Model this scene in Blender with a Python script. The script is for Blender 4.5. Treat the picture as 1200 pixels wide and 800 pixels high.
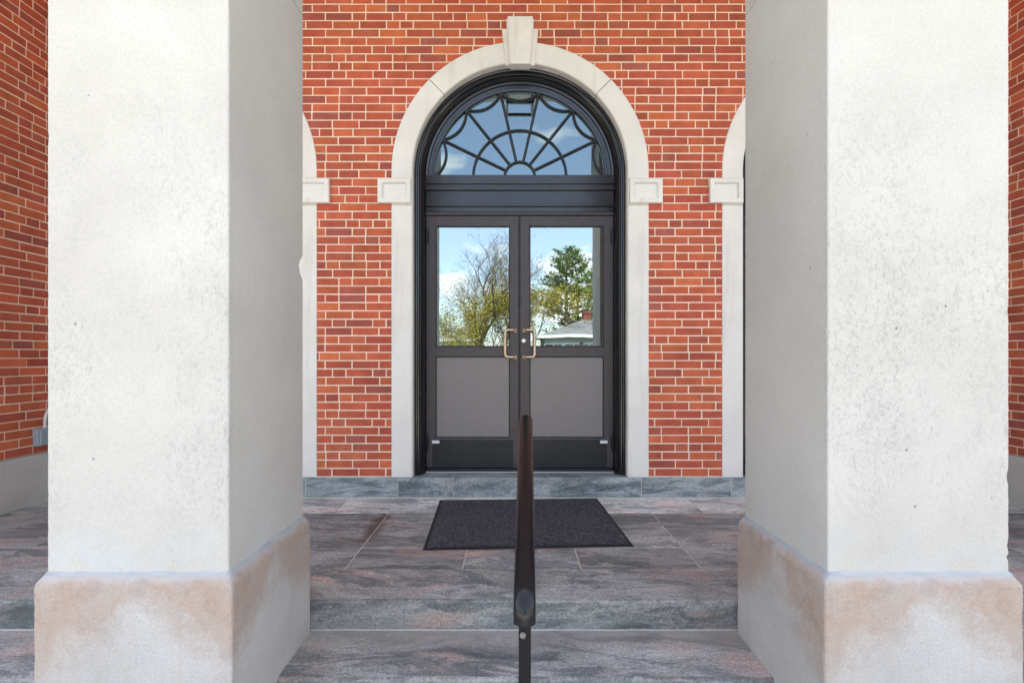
import bpy, bmesh, math, random
from math import pi, sin, cos, sqrt, radians
from mathutils import Vector
C = bpy.context
for o in list(bpy.data.objects):
    bpy.data.objects.remove(o)
COL = C.scene.collection
EYE = 1.144                      # eye height above the porch paving
F = 595.0                        # focal length in photo pixels (1200 wide)
HZ = 419.0                       # horizon row

# ------------------------------------------------------------------ camera
cd = bpy.data.cameras.new('camera')
cam = bpy.data.objects.new('camera', cd)
COL.objects.link(cam)
cam.location = (0, 0, EYE)
cam.rotation_euler = (pi / 2, 0, 0)
cd.sensor_fit = 'HORIZONTAL'
cd.sensor_width = 36
cd.lens = 36 * F / 1200
cd.shift_y = (HZ - 400) / 1200
cd.clip_end = 2000
cd.clip_start = 0.05
C.scene.camera = cam

# ------------------------------------------------------------------ world, sun, exposure
SUN_EL, SUN_AZ = radians(64), radians(-22)       # behind the building, a little to the left
w = bpy.data.worlds.new('World')
C.scene.world = w
w.use_nodes = True
nt = w.node_tree
nt.nodes.clear()
L = nt.links.new
sky = nt.nodes.new('ShaderNodeTexSky')
sky.sky_type = 'NISHITA'
sky.sun_disc = False
sky.sun_elevation = SUN_EL
sky.sun_rotation = SUN_AZ
sky.air_density = 1.0
sky.dust_density = 1.5
sky.ozone_density = 1.0
bg = nt.nodes.new('ShaderNodeBackground')
bg.inputs[1].default_value = 0.15
out = nt.nodes.new('ShaderNodeOutputWorld')
tc = nt.nodes.new('ShaderNodeTexCoord')
mp = nt.nodes.new('ShaderNodeMapping')
mp.inputs['Scale'].default_value = (1.0, 1.0, 2.6)
mp.inputs['Location'].default_value = (2.3, 7.1, 3.3)
n1 = nt.nodes.new('ShaderNodeTexNoise')
n1.inputs['Scale'].default_value = 4.2
n1.inputs['Detail'].default_value = 7
n1.inputs['Roughness'].default_value = 0.55
rp = nt.nodes.new('ShaderNodeValToRGB')
rp.color_ramp.elements[0].position = 0.54
rp.color_ramp.elements[0].color = (0.12, 0.12, 0.12, 1)
rp.color_ramp.elements[1].position = 0.66
rp.color_ramp.elements[1].color = (0.95, 0.95, 0.95, 1)
mx = nt.nodes.new('ShaderNodeMix')
mx.data_type = 'RGBA'
mx.inputs[7].default_value = (7.6, 6.9, 6.1, 1)
L(tc.outputs['Generated'], mp.inputs[0])
L(mp.outputs[0], n1.inputs['Vector'])
L(n1.outputs['Fac'], rp.inputs[0])
L(rp.outputs[0], mx.inputs[0])
L(sky.outputs[0], mx.inputs[6])
L(mx.outputs[2], bg.inputs[0])
L(bg.outputs[0], out.inputs[0])

sd = bpy.data.lights.new('sun', 'SUN')
sd.energy = 4.6
sd.angle = radians(0.5)
sd.color = (1.0, 0.95, 0.88)
sun = bpy.data.objects.new('sun', sd)
COL.objects.link(sun)
sdir = Vector((sin(SUN_AZ) * cos(SUN_EL), cos(SUN_AZ) * cos(SUN_EL), sin(SUN_EL)))
sun.rotation_euler = sdir.to_track_quat('Z', 'Y').to_euler()
sun.location = (0, 30, 40)

vs = C.scene.view_settings
vs.view_transform = 'Standard'
vs.look = 'None'
vs.gamma = 1
vs.exposure = 1.98


# ------------------------------------------------------------------ helpers
def lin(c):
    c /= 255.0
    return c / 12.92 if c <= 0.04045 else ((c + 0.055) / 1.055) ** 2.4


def S(r, g, b):
    return (lin(r), lin(g), lin(b), 1.0)


def px(x, y, d):                 # photo pixel -> world point at depth d
    return Vector(((x - 600) * d / F, d, EYE + (HZ - y) * d / F))


class MB:
    """collects geometry, becomes ONE mesh object"""
    def __init__(s):
        s.v, s.f, s.c = [], [], []
        s.col = (0.5, 0.5, 0.5, 1)

    def add(s, vs_, fs):
        b = len(s.v)
        s.v += [tuple(p) for p in vs_]
        for f in fs:
            s.f.append(tuple(i + b for i in f))
            s.c.append(s.col)

    def box(s, x0, x1, y0, y1, z0, z1):
        s.add([(x0, y0, z0), (x1, y0, z0), (x1, y1, z0), (x0, y1, z0),
               (x0, y0, z1), (x1, y0, z1), (x1, y1, z1), (x0, y1, z1)],
              [(0, 3, 2, 1), (4, 5, 6, 7), (0, 1, 5, 4), (1, 2, 6, 5), (2, 3, 7, 6), (3, 0, 4, 7)])

    def tube(s, pts, rad, n=8, caps=True, sx=1.0):
        pts = [Vector(p) for p in pts]
        if not hasattr(rad, '__len__'):
            rad = [rad] * len(pts)
        rings = []
        prev = None
        for i, p in enumerate(pts):
            t = (pts[min(i + 1, len(pts) - 1)] - pts[max(i - 1, 0)]).normalized()
            if prev is None:
                a = Vector((1, 0, 0)) if abs(t.x) < 0.8 else Vector((0, 0, 1))
                u = t.cross(a).normalized()
            else:
                u = (prev - t * prev.dot(t)).normalized()
            prev = u
            v = t.cross(u)
            rings.append([p + (u * cos(2 * pi * k / n) + v * sin(2 * pi * k / n)) * rad[i] for k in range(n)])
        vv = [q for r in rings for q in r]
        ff = []
        for i in range(len(pts) - 1):
            for k in range(n):
                a, b = i * n + k, i * n + (k + 1) % n
                ff.append((a, b, b + n, a + n))
        if caps:
            ff.append(tuple(range(n - 1, -1, -1)))
            ff.append(tuple((len(pts) - 1) * n + k for k in range(n)))
        s.add(vv, ff)

    def prism(s, poly, y0, y1):
        """polygon in X-Z, extruded along Y (y0 = front)"""
        n = len(poly)
        vv = [(x, y0, z) for x, z in poly] + [(x, y1, z) for x, z in poly]
        ff = [tuple(range(n)), tuple(range(2 * n - 1, n - 1, -1))]
        for i in range(n):
            j = (i + 1) % n
            ff.append((i, i + n, j + n, j))
        s.add(vv, ff)

    def build(s, name, mat, parent=None, bevel=0, seg=2, smooth=False, normals=True):
        me = bpy.data.meshes.new(name)
        me.from_pydata(s.v, [], s.f)
        if s.c:
            at = me.attributes.new('tone', 'FLOAT_COLOR', 'FACE')
            at.data.foreach_set('color', [q for c in s.c for q in c])
        if normals:
            bm = bmesh.new()
            bm.from_mesh(me)
            bmesh.ops.recalc_face_normals(bm, faces=bm.faces)
            bm.to_mesh(me)
            bm.free()
        me.materials.append(mat)
        if smooth:
            for p in me.polygons:
                p.use_smooth = True
        o = bpy.data.objects.new(name, me)
        COL.objects.link(o)
        if parent:
            o.parent = parent
        if bevel:
            m = o.modifiers.new('bevel', 'BEVEL')
            m.width = bevel
            m.segments = seg
            m.limit_method = 'ANGLE'
            m.angle_limit = radians(35)
            m.harden_normals = False
        return o


def tag(o, label, cat, group=None):
    o['label'] = label
    o['category'] = cat
    if group:
        o['group'] = group
    return o


def thing(name, label, cat, loc=(0, 0, 0), group=None):
    o = bpy.data.objects.new(name, None)
    COL.objects.link(o)
    o.location = loc
    o.empty_display_size = 0.2
    return tag(o, label, cat, group)


def struct(o):
    o['kind'] = 'structure'
    return o


def copy_tree(o, parent=None):
    c = o.copy()
    COL.objects.link(c)
    if parent:
        c.parent = parent
    for ch in list(o.children):
        copy_tree(ch, c)
    return c


# ------------------------------------------------------------------ node material helper
class NM:
    def __init__(s, name):
        s.m = bpy.data.materials.new(name)
        s.m.use_nodes = True
        s.t = s.m.node_tree
        s.b = s.t.nodes['Principled BSDF']
        s.out = s.t.nodes['Material Output']

    def n(s, typ, **kw):
        nd = s.t.nodes.new('ShaderNode' + typ)
        for k, v in kw.items():
            if k.startswith('_'):
                setattr(nd, k[1:], v)
        return nd

    def put(s, sock, v):
        if hasattr(v, 'links') or isinstance(v, bpy.types.NodeSocket):
            s.t.links.new(v, sock)
        else:
            sock.default_value = v

    def coord(s, kind='Object', scale=(1, 1, 1), rot=(0, 0, 0), loc=(0, 0, 0), offset=None):
        t = s.n('TexCoord').outputs[kind]
        if offset is not None:
            a = s.n('VectorMath', _operation='ADD')
            s.put(a.inputs[0], t)
            s.put(a.inputs[1], offset)
            t = a.outputs[0]
        m = s.n('Mapping')
        m.inputs['Scale'].default_value = scale
        m.inputs['Rotation'].default_value = rot
        m.inputs['Location'].default_value = loc
        s.put(m.inputs[0], t)
        return m.outputs[0]

    def noise(s, vec, scale, detail=4, rough=0.55, dist=0):
        nd = s.n('TexNoise')
        s.put(nd.inputs['Vector'], vec)
        nd.inputs['Scale'].default_value = scale
        nd.inputs['Detail'].default_value = detail
        nd.inputs['Roughness'].default_value = rough
        nd.inputs['Distortion'].default_value = dist
        return nd.outputs['Fac']

    def ramp(s, fac, *stops):
        r = s.n('ValToRGB')
        el = r.color_ramp.elements
        while len(el) < len(stops):
            el.new(0.5)
        for e, (p, c) in zip(el, stops):
            e.position = p
            e.color = c if hasattr(c, '__len__') else (c, c, c, 1)
        s.put(r.inputs[0], fac)
        return r.outputs[0]

    def mix(s, fac, a, b, mode='MIX'):
        m = s.n('Mix', _data_type='RGBA', _blend_type=mode)
        s.put(m.inputs[0], fac)
        s.put(m.inputs[6], a)
        s.put(m.inputs[7], b)
        return m.outputs[2]

    def math(s, op, a, b=0.0, clamp=False):
        m = s.n('Math', _operation=op, _use_clamp=clamp)
        s.put(m.inputs[0], a)
        s.put(m.inputs[1], b)
        return m.outputs[0]

    def rng(s, v, a, b, c=0.0, d=1.0):
        m = s.n('MapRange')
        m.interpolation_type = 'SMOOTHSTEP'
        s.put(m.inputs[0], v)
        for i, q in enumerate((a, b, c, d)):
            m.inputs[i + 1].default_value = q
        return m.outputs[0]

    def attr(s, name='tone'):
        a = s.n('Attribute')
        a.attribute_name = name
        return a

    def sep(s, v):
        x = s.n('SeparateXYZ')
        s.put(x.inputs[0], v)
        return x.outputs

    def bump(s, h, strength=0.3, dist=0.002, prev=None):
        b = s.n('Bump')
        b.inputs['Strength'].default_value = strength
        b.inputs['Distance'].default_value = dist
        s.put(b.inputs['Height'], h)
        if prev is not None:
            s.put(b.inputs['Normal'], prev)
        return b.outputs[0]

    def done(s, color=None, rough=0.7, normal=None, metal=0.0, spec=0.4):
        if color is not None:
            s.put(s.b.inputs['Base Color'], color)
        s.put(s.b.inputs['Roughness'], rough)
        s.b.inputs['Metallic'].default_value = metal
        s.b.inputs['Specular IOR Level'].default_value = spec
        if normal is not None:
            s.put(s.b.inputs['Normal'], normal)
        return s.m


def m_brick():
    k = NM('brick')
    a = k.attr().outputs['Color']
    v = k.coord('Object')
    nz = k.noise(v, 9, 5, 0.6)
    c = k.mix(0.55, a, k.ramp(nz, (0.25, 0.62), (0.75, 1.35)), 'MULTIPLY')
    c = k.mix(0.3, c, k.ramp(k.noise(v, 160, 3, 0.7), (0.3, 0.5), (0.7, 1.5)), 'MULTIPLY')
    bloom = k.rng(k.noise(v, 2.3, 5, 0.65), 0.58, 0.8, 0, 0.16)
    c = k.mix(bloom, c, S(205, 165, 145))
    nb = k.bump(k.noise(v, 55, 6, 0.65), 0.5, 0.0025)
    nb = k.bump(k.noise(v, 260, 3, 0.6), 0.3, 0.001, nb)
    return k.done(c, 0.8, nb, spec=0.3)


def m_mortar(c0, c1):
    k = NM('mortar')
    v = k.coord('Object')
    c = k.ramp(k.noise(v, 14, 6, 0.65), (0.3, c0), (0.7, c1))
    return k.done(c, 0.92, k.bump(k.noise(v, 180, 4, 0.7), 0.6, 0.002), spec=0.2)


def m_stone(name, c0, c1, speck=0.13, bump=0.3):
    k = NM(name)
    v = k.coord('Object')
    big = k.noise(v, 2.2, 6, 0.6)
    c = k.ramp(big, (0.32, c0), (0.68, c1))
    c = k.mix(speck, c, k.ramp(k.noise(v, 70, 5, 0.7), (0.35, 0.62), (0.65, 1.3)), 'MULTIPLY')
    vs_ = k.coord('Object', (6, 6, 0.7))
    c = k.mix(k.rng(k.noise(vs_, 2.0, 5, 0.6), 0.52, 0.8, 0, 0.3), c, S(178, 168, 156))
    nb = k.bump(k.noise(v, 110, 5, 0.7), bump, 0.002)
    return k.done(c, 0.85, nb, spec=0.25)


def m_shaft():
    k = NM('weathered_limestone')
    s = k.sep(k.coord('Object'))
    of = k.n('VectorMath', _operation='SCALE')
    k.put(of.inputs[0], k.attr().outputs['Color'])
    of.inputs['Scale'].default_value = 23.0
    of = of.outputs[0]
    v = k.coord('Object', offset=of)
    c = k.ramp(k.noise(v, 1.5, 5, 0.6), (0.3, S(179, 173, 165)), (0.7, S(192, 187, 179)))
    # fine pitting of the stone
    c = k.mix(0.22, c, k.ramp(k.noise(v, 120, 4, 0.75), (0.36, 0.66), (0.56, 1.12)), 'MULTIPLY')
    # grey lichen specks in drifts, streaked downwards
    drift = k.rng(k.noise(k.coord('Object', (1.5, 1.5, 0.75), offset=of), 1.5, 6, 0.72), 0.40, 0.66)
    hmask = k.math('MULTIPLY', k.rng(s[2], 2.35, 1.55), k.rng(s[2], 0.35, 0.75))
    drift = k.math('MULTIPLY', drift, k.math('MULTIPLY', hmask, k.rng(s[1], -0.27, -0.305, 0.12, 1.0)))
    sp = k.rng(k.noise(k.coord('Object', (1, 1, 0.62)), 95, 6, 0.8), 0.50, 0.62)
    c = k.mix(k.math('MULTIPLY', k.math('MULTIPLY', sp, drift), 0.36), c, S(106, 104, 102))
    sp2 = k.rng(k.noise(v, 13, 6, 0.82), 0.44, 0.72)
    c = k.mix(k.math('MULTIPLY', k.math('MULTIPLY', sp2, drift), 0.34), c, S(150, 148, 146))
    # few dark pin holes
    vo = k.n('TexVoronoi')
    k.put(vo.inputs['Vector'], v)
    vo.inputs['Scale'].default_value = 7
    hole = k.rng(vo.outputs['Distance'], 0.045, 0.028)
    c = k.mix(k.math('MULTIPLY', hole, 0.55), c, S(80, 76, 72))
    # damp grey run-off just above the base
    low = k.math('MULTIPLY', k.rng(s[2], 0.62, 0.42), k.rng(k.noise(v, 8, 5, 0.6), 0.4, 0.65))
    c = k.mix(k.math('MULTIPLY', low, 0.32), c, S(178, 190, 196))
    nb = k.bump(k.noise(v, 140, 5, 0.75), 0.4, 0.002)
    nb = k.bump(k.noise(v, 5, 4, 0.6), 0.25, 0.006, nb)
    return k.done(c, 0.88, nb, spec=0.2)


def m_base():
    k = NM('stained_limestone')
    v = k.coord('Object')
    s = k.sep(v)
    c = k.ramp(k.noise(v, 3, 5, 0.6), (0.3, S(172, 167, 162)), (0.7, S(188, 183, 178)))
    # distance from the middle of a face: min(|x|, |y|)
    lat = k.math('MINIMUM', k.math('ABSOLUTE', s[0]), k.math('ABSOLUTE', s[1]))
    dep = k.math('SUBTRACT', 0.40, s[2])
    nz = k.noise(v, 3.1, 8, 0.66)
    q = k.math('ADD', dep, k.math('MULTIPLY', k.math('SUBTRACT', nz, 0.5), 0.62))
    q = k.math('ADD', k.math('SUBTRACT', q, k.math('MULTIPLY', lat, 0.8)), 0.06)
    q = k.math('ADD', q, k.math('MULTIPLY', k.math('SUBTRACT', k.noise(v, 26, 5, 0.7), 0.5), 0.12))
    stain = k.math('MULTIPLY', k.rng(q, 0.23, 0.04), k.rng(k.noise(v, 6, 5, 0.65), 0.3, 0.62, 0.55, 1.0))
    tan = k.ramp(k.noise(v, 11, 5, 0.65), (0.3, S(148, 128, 115)), (0.5, S(168, 145, 128)), (0.72, S(160, 146, 135)))
    c = k.mix(k.math('MULTIPLY', stain, 0.9), c, tan)
    c = k.mix(0.3, c, k.ramp(k.noise(v, 110, 4, 0.75), (0.36, 0.62), (0.6, 1.15)), 'MULTIPLY')
    streak = k.rng(k.noise(k.coord('Object', (14, 14, 0.9)), 1.4, 5, 0.65), 0.5, 0.72, 0, 0.32)
    c = k.mix(streak, c, S(172, 160, 150))
    # blue grey sealant smeared over the top edge
    cz = k.math('ADD', dep, k.math('MULTIPLY', k.math('SUBTRACT', k.noise(v, 16, 5, 0.6), 0.5), 0.05))
    c = k.mix(k.rng(cz, 0.018, 0.0, 0, 0.5), c, S(172, 175, 177))
    nb = k.bump(k.noise(v, 120, 5, 0.75), 0.4, 0.002)
    nb = k.bump(k.noise(v, 7, 4, 0.6), 0.3, 0.006, nb)
    return k.done(c, 0.88, nb, spec=0.2)


def m_gneiss(name, dark, mid, light, pink, pinkamt=0.5, rough=0.55):
    k = NM(name)
    a = k.attr().outputs['Color']
    sc = k.sep(a)
    off = k.n('VectorMath', _operation='SCALE')
    k.put(off.inputs[0], a)
    off.inputs['Scale'].default_value = 37.0
    v = k.coord('Object', (1.0, 2.2, 2.6), (0.2, 0.15, 0.25), offset=off.outputs[0])
    warp = k.noise(v, 1.3, 5, 0.6, 0.6)
    vw = k.n('VectorMath', _operation='ADD')
    k.put(vw.inputs[0], v)
    cmb = k.n('CombineXYZ')
    k.put(cmb.inputs[1], k.math('MULTIPLY', warp, 0.9))
    k.put(cmb.inputs[2], k.math('MULTIPLY', warp, 0.8))
    k.put(vw.inputs[1], cmb.outputs[0])
    st = k.n('Mapping')
    st.inputs['Scale'].default_value = (0.85, 2.3, 2.3)
    k.put(st.inputs[0], vw.outputs[0])
    band = k.noise(st.outputs[0], 1.7, 10, 0.68, 0.9)
    c = k.ramp(band, (0.30, dark), (0.46, mid), (0.58, light), (0.70, mid))
    # pale hair veins
    vein = k.noise(st.outputs[0], 1.7, 6, 0.6, 1.2)
    vein = k.math('ABSOLUTE', k.math('SUBTRACT', vein, 0.5))
    c = k.mix(k.rng(vein, 0.014, 0.0, 0, 0.5), c, S(186, 180, 176))
    # rusty pink feldspar clouds
    pk = k.math('MULTIPLY', k.rng(k.noise(vw.outputs[0], 1.15, 4, 0.6, 0.8), 0.50, 0.64),
                k.rng(band, 0.38, 0.6))
    c = k.mix(k.math('MULTIPLY', pk, pinkamt), c, pink)
    # crystal grain
    g = k.noise(k.coord('Object', offset=off.outputs[0]), 95, 5, 0.8)
    c = k.mix(0.7, c, k.ramp(g, (0.36, 0.45), (0.62, 1.6)), 'MULTIPLY')
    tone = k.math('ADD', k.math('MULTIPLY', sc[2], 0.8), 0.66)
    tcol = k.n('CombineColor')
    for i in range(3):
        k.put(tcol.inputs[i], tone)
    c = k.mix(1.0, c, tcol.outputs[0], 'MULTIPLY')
    pat = k.noise(v, 1.1, 6, 0.68, 0.4)
    c = k.mix(0.85, c, k.ramp(pat, (0.34, 0.62), (0.5, 0.97), (0.68, 1.25)), 'MULTIPLY')
    # worn dust lying in drifts
    c = k.mix(k.rng(k.noise(k.coord('Object'), 1.7, 6, 0.65), 0.5, 0.8, 0, 0.4), c, S(158, 148, 142))
    if name.startswith('paving'):
        o_ = k.sep(k.coord('Object'))
        wob = k.math('MULTIPLY', k.math('SUBTRACT', k.noise(k.coord('Object'), 6, 5, 0.65), 0.5), 0.16)
        # rusty run-off along one joint of the paving
        d = k.math('ADD', k.math('ABSOLUTE', k.math('ADD', o_[0], 0.925)), wob)
        run = k.math('MULTIPLY', k.rng(d, 0.09, 0.0), k.rng(o_[1], 3.0, 3.35))
        c = k.mix(k.math('MULTIPLY', k.math('MULTIPLY', run, k.rng(o_[1], 3.76, 3.72)), 0.85), c, S(72, 52, 45))
        # pale dust swept against the riser of the lower tread
        d = k.math('ADD', o_[1], wob)
        du = k.math('MULTIPLY', k.rng(d, 2.2, 2.38), k.rng(o_[2], -0.13, -0.139))
        c = k.mix(k.math('MULTIPLY', k.math('MULTIPLY', du, k.rng(o_[1], 2.4, 2.398)), 0.6), c, S(160, 150, 142))
    r = k.rng(band, 0.3, 0.7, rough - 0.12, rough + 0.14)
    nb = k.bump(band, 0.35, 0.006)
    nb = k.bump(g, 0.35, 0.0015, nb)
    return k.done(c, r, nb, spec=0.4)


def m_paint(name, col, rough=0.35, bump=0.25, spec=0.5, dirt=0.25, rv=1.0):
    k = NM(name)
    v = k.coord('Object')
    c = k.mix(k.rng(k.noise(v, 7, 6, 0.7), 0.5, 0.8, 0, dirt), col, S(112, 108, 104))
    nb = k.bump(k.noise(k.coord('Object', (1, 1, 0.5)), 26, 5, 0.65), bump, 0.0022)
    r = k.rng(k.noise(v, 12, 4, 0.6), 0.3, 0.7, rough - 0.08 * rv, rough + 0.14 * rv)
    return k.done(c, r, nb if bump else None, spec=spec)


def m_metal(name, col, rough=0.4, metal=1.0, mott=0.2):
    k = NM(name)
    v = k.coord('Object')
    c = k.mix(mott, col, k.ramp(k.noise(v, 18, 5, 0.65), (0.3, 0.55), (0.7, 1.4)), 'MULTIPLY')
    r = k.rng(k.noise(v, 30, 4, 0.6), 0.3, 0.7, rough - 0.08, rough + 0.12)
    return k.done(c, r, k.bump(k.noise(v, 40, 4, 0.6), 0.08, 0.001), metal=metal)


def m_glass(name, tint, refl):
    """coated reflective glazing over a dark interior"""
    k = NM(name)
    v = k.coord('Object')
    gl = k.n('BsdfGlossy')
    gl.inputs['Color'].default_value = tint
    gl.inputs['Roughness'].default_value = 0.008
    k.put(gl.inputs['Normal'], k.bump(k.noise(v, 2.2, 2, 0.4), 0.012, 0.05))
    df = k.n('BsdfDiffuse')
    df.inputs['Color'].default_value = (0.012, 0.013, 0.015, 1)
    mxs = k.n('MixShader')
    mxs.inputs[0].default_value = refl
    k.t.links.new(df.outputs[0], mxs.inputs[1])
    k.t.links.new(gl.outputs[0], mxs.inputs[2])
    k.t.links.new(mxs.outputs[0], k.out.inputs[0])
    return k.m


def m_leaf(name, c0, c1, c2):
    k = NM(name)
    a = k.attr().outputs['Color']
    s = k.sep(a)
    c = k.ramp(s[0], (0.0, c0), (0.5, c1), (1.0, c2))
    return k.done(c, 0.7, spec=0.2)


def m_plain(name, c0, c1, sc=6, rough=0.8, bump=0.3):
    k = NM(name)
    v = k.coord('Object')
    c = k.ramp(k.noise(v, sc, 6, 0.65), (0.3, c0), (0.7, c1))
    return k.done(c, rough, k.bump(k.noise(v, sc * 14, 4, 0.7), bump, 0.003), spec=0.3)


def m_carpet():
    k = NM('carpet')
    v = k.coord('Object')
    a = k.noise(v, 240, 3, 0.8)
    b = k.noise(v, 70, 4, 0.7)
    h = k.math('ADD', k.math('MULTIPLY', a, 0.6), k.math('MULTIPLY', b, 0.5))
    c = k.ramp(h, (0.42, S(36, 36, 40)), (0.56, S(74, 73, 78)), (0.68, S(128, 126, 130)))
    c = k.mix(k.rng(k.noise(v, 3.5, 5, 0.6), 0.5, 0.75, 0, 0.35), c, S(96, 92, 92))
    return k.done(c, 0.95, k.bump(h, 0.9, 0.006), spec=0.15)


M = {}
M['brick'] = m_brick()
M['mortar'] = m_mortar(S(228, 200, 174), S(243, 221, 198))
M['grout'] = m_mortar(S(182, 176, 168), S(208, 203, 196))
M['limestone'] = m_stone('limestone', S(222, 216, 208), S(235, 229, 221))
M['limebase'] = m_stone('limestone_wall_base', S(186, 180, 174), S(202, 196, 190))
M['shaft'] = m_shaft()
M['base'] = m_base()
M['sealant'] = m_plain('sealant', S(150, 154, 156), S(168, 171, 172), 12, 0.7, 0.2)
M['paving'] = m_gneiss('paving_gneiss', S(82, 86, 88), S(122, 124, 123), S(164, 163, 159), S(188, 150, 134), 0.58)
M['kerb'] = m_gneiss('bluestone', S(74, 84, 88), S(114, 123, 126), S(160, 165, 165), S(170, 158, 150), 0.25)
M['black'] = m_paint('black_gloss_paint', S(28, 29, 33), 0.2, 0.1, 0.6, 0.05, 0.5)
M['bar'] = m_paint('fanlight_bar_paint', S(40, 41, 46), 0.38)
M['bronze'] = m_metal('bronze_aluminium', S(74, 68, 70), 0.42, 0.35, 0.12)
M['bronze_dark'] = m_metal('dark_gasket', S(24, 23, 25), 0.5, 0.0, 0.1)
M['panel'] = m_metal('grey_panel', S(122, 116, 115), 0.45, 0.2, 0.1)
M['kick'] = m_metal('kick_plate', S(36, 38, 43), 0.38, 0.3, 0.25)
M['brass'] = m_metal('aged_brass', S(206, 184, 156), 0.34, 0.85, 0.15)
M['steel'] = m_metal('steel', S(200, 200, 200), 0.3, 0.9, 0.1)
M['threshold'] = m_metal('threshold_metal', S(176, 178, 182), 0.4, 0.7, 0.25)
M['label'] = m_plain('paper_label', S(200, 200, 200), S(222, 222, 222), 60, 0.6, 0.05)
M['doorglass'] = m_glass('door_glass', (0.84, 0.97, 1.0, 1), 0.40)
M['fanglass'] = m_glass('fan_glass', (0.70, 0.92, 0.98, 1), 0.23)
M['rail'] = m_paint('rail_paint', S(22, 20, 22), 0.22, 0.0, 0.32, 0.03, 0.1)
M['carpet'] = m_carpet()
M['rubber'] = m_plain('rubber', S(34, 34, 36), S(50, 49, 51), 30, 0.75, 0.3)
M['greybox'] = m_paint('grey_box_paint', S(150, 158, 166), 0.45, 0.1)
M['conduit'] = m_paint('conduit_paint', S(205, 202, 198), 0.45, 0.1)
M['plaster'] = m_plain('white_plaster', S(222, 220, 214), S(232, 230, 225), 3, 0.85, 0.1)
M['grass'] = m_plain('grass', S(72, 92, 42), S(104, 120, 62), 0.6, 0.95, 0.6)
M['concrete'] = m_plain('concrete', S(186, 182, 174), S(204, 200, 192), 1.6, 0.9, 0.3)
M['asphalt'] = m_plain('asphalt', S(62, 62, 64), S(80, 80, 82), 2, 0.9, 0.5)
M['bark'] = m_plain('bark', S(88, 76, 66), S(124, 108, 94), 5, 0.9, 0.6)
M['bud'] = m_leaf('budding_leaf', S(150, 134, 44), S(182, 162, 68), S(132, 140, 62))
M['twig_leaf'] = m_leaf('twig_leaf', S(134, 112, 84), S(150, 138, 80), S(122, 122, 66))
M['needle'] = m_leaf('pine_needle', S(56, 84, 36), S(98, 124, 54), S(142, 156, 76))
M['shingle'] = m_plain('roof_shingle', S(92, 91, 90), S(122, 121, 120), 3, 0.9, 0.5)
M['siding'] = m_plain('siding', S(150, 154, 158), S(168, 170, 174), 2, 0.8, 0.2)
M['siding_pale'] = m_plain('pale_siding', S(196, 192, 184), S(214, 210, 202), 2, 0.8, 0.2)
M['trim'] = m_plain('white_trim', S(215, 215, 212), S(228, 228, 226), 4, 0.6, 0.1)
M['redbrick'] = m_plain('chimney_brick', S(128, 72, 60), S(152, 92, 78), 12, 0.9, 0.4)
M['winglass'] = m_glass('house_window_glass', (0.8, 0.9, 1, 1), 0.15)

# ------------------------------------------------------------------ dimensions
DX = 0.066                      # middle of the doorway
WY = 4.15                       # face of the entrance wall
XL, XR = -3.72, 3.87            # the two side walls
CEIL = 4.90
BEAM = 4.63
SILL = 0.167
SPR = 2.671                     # springing of the arches
RI, RO = 0.878, 1.05
ARCH = (DX - 2.71, DX, DX + 2.70)
COURSE = 0.0677

# ------------------------------------------------------------------ ground
g = MB()
g.box(-400, 400, -400, 400, -1.2, -0.58)
struct(g.build('ground', M['grass']))
g = MB()
g.box(-9.0, 9.2, -13.0, 1.30, -0.62, -0.568)  # unseen forecourt, made wide and pale to bounce sunlight into the porch
struct(g.build('path', M['concrete'], bevel=0.01))
g = MB()
g.box(-90, 90, -20.5, -14.1, -0.66, -0.572)
struct(g.build('road', M['asphalt']))

# ------------------------------------------------------------------ porch paving and steps
rs = random.Random(5)


def slab(b, x0, x1, y0, y1, z0, z1, light=0.5):
    b.col = (rs.random(), rs.random(), light, 1)
    b.box(x0, x1, y0, y1, z0, z1 + rs.uniform(-0.0012, 0.0012))


J = 0.004                       # half a joint
p = MB()


def row(xs, y0, y1, lights=None):
    for i in range(len(xs) - 1):
        slab(p, xs[i] + J, xs[i + 1] - J, y0 + J, y1 - J, -0.05, 0.0,
             (lights[i] if lights else rs.uniform(0.36, 0.68)))


row([XL, -2.5, -1.32, 1.42, 2.6, XR], 3.748, WY + 0.2, [0.9, 1.35, 1.9, 1.6, 1.0])
row([XL, -2.9, -1.75, -0.91, 0.1, 1.03, 1.655, 2.75, XR], 3.06, 3.748)
row([XL, -2.9, -2.0, -0.91, -0.27, 0.376, 1.03, 2.1, 3.0, XR], 2.752, 3.06)
pav = struct(p.build('porch_floor', M['paving'], bevel=0.003))
b = MB()
b.box(XL, XR, 2.42, WY + 0.2, -0.6, -0.0035)
b.box(XL, XR, 2.396, 2.41, -0.150, -0.1385)            # mortar bead under the riser
struct(b.build('paving_bed', M['grout']))
TREADS = [(2.40, 2.752, 0.0, -0.145), (2.04, 2.415, -0.142, -0.288), (1.68, 2.055, -0.284, -0.43), (1.32, 1.695, -0.426, -0.60)]


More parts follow.
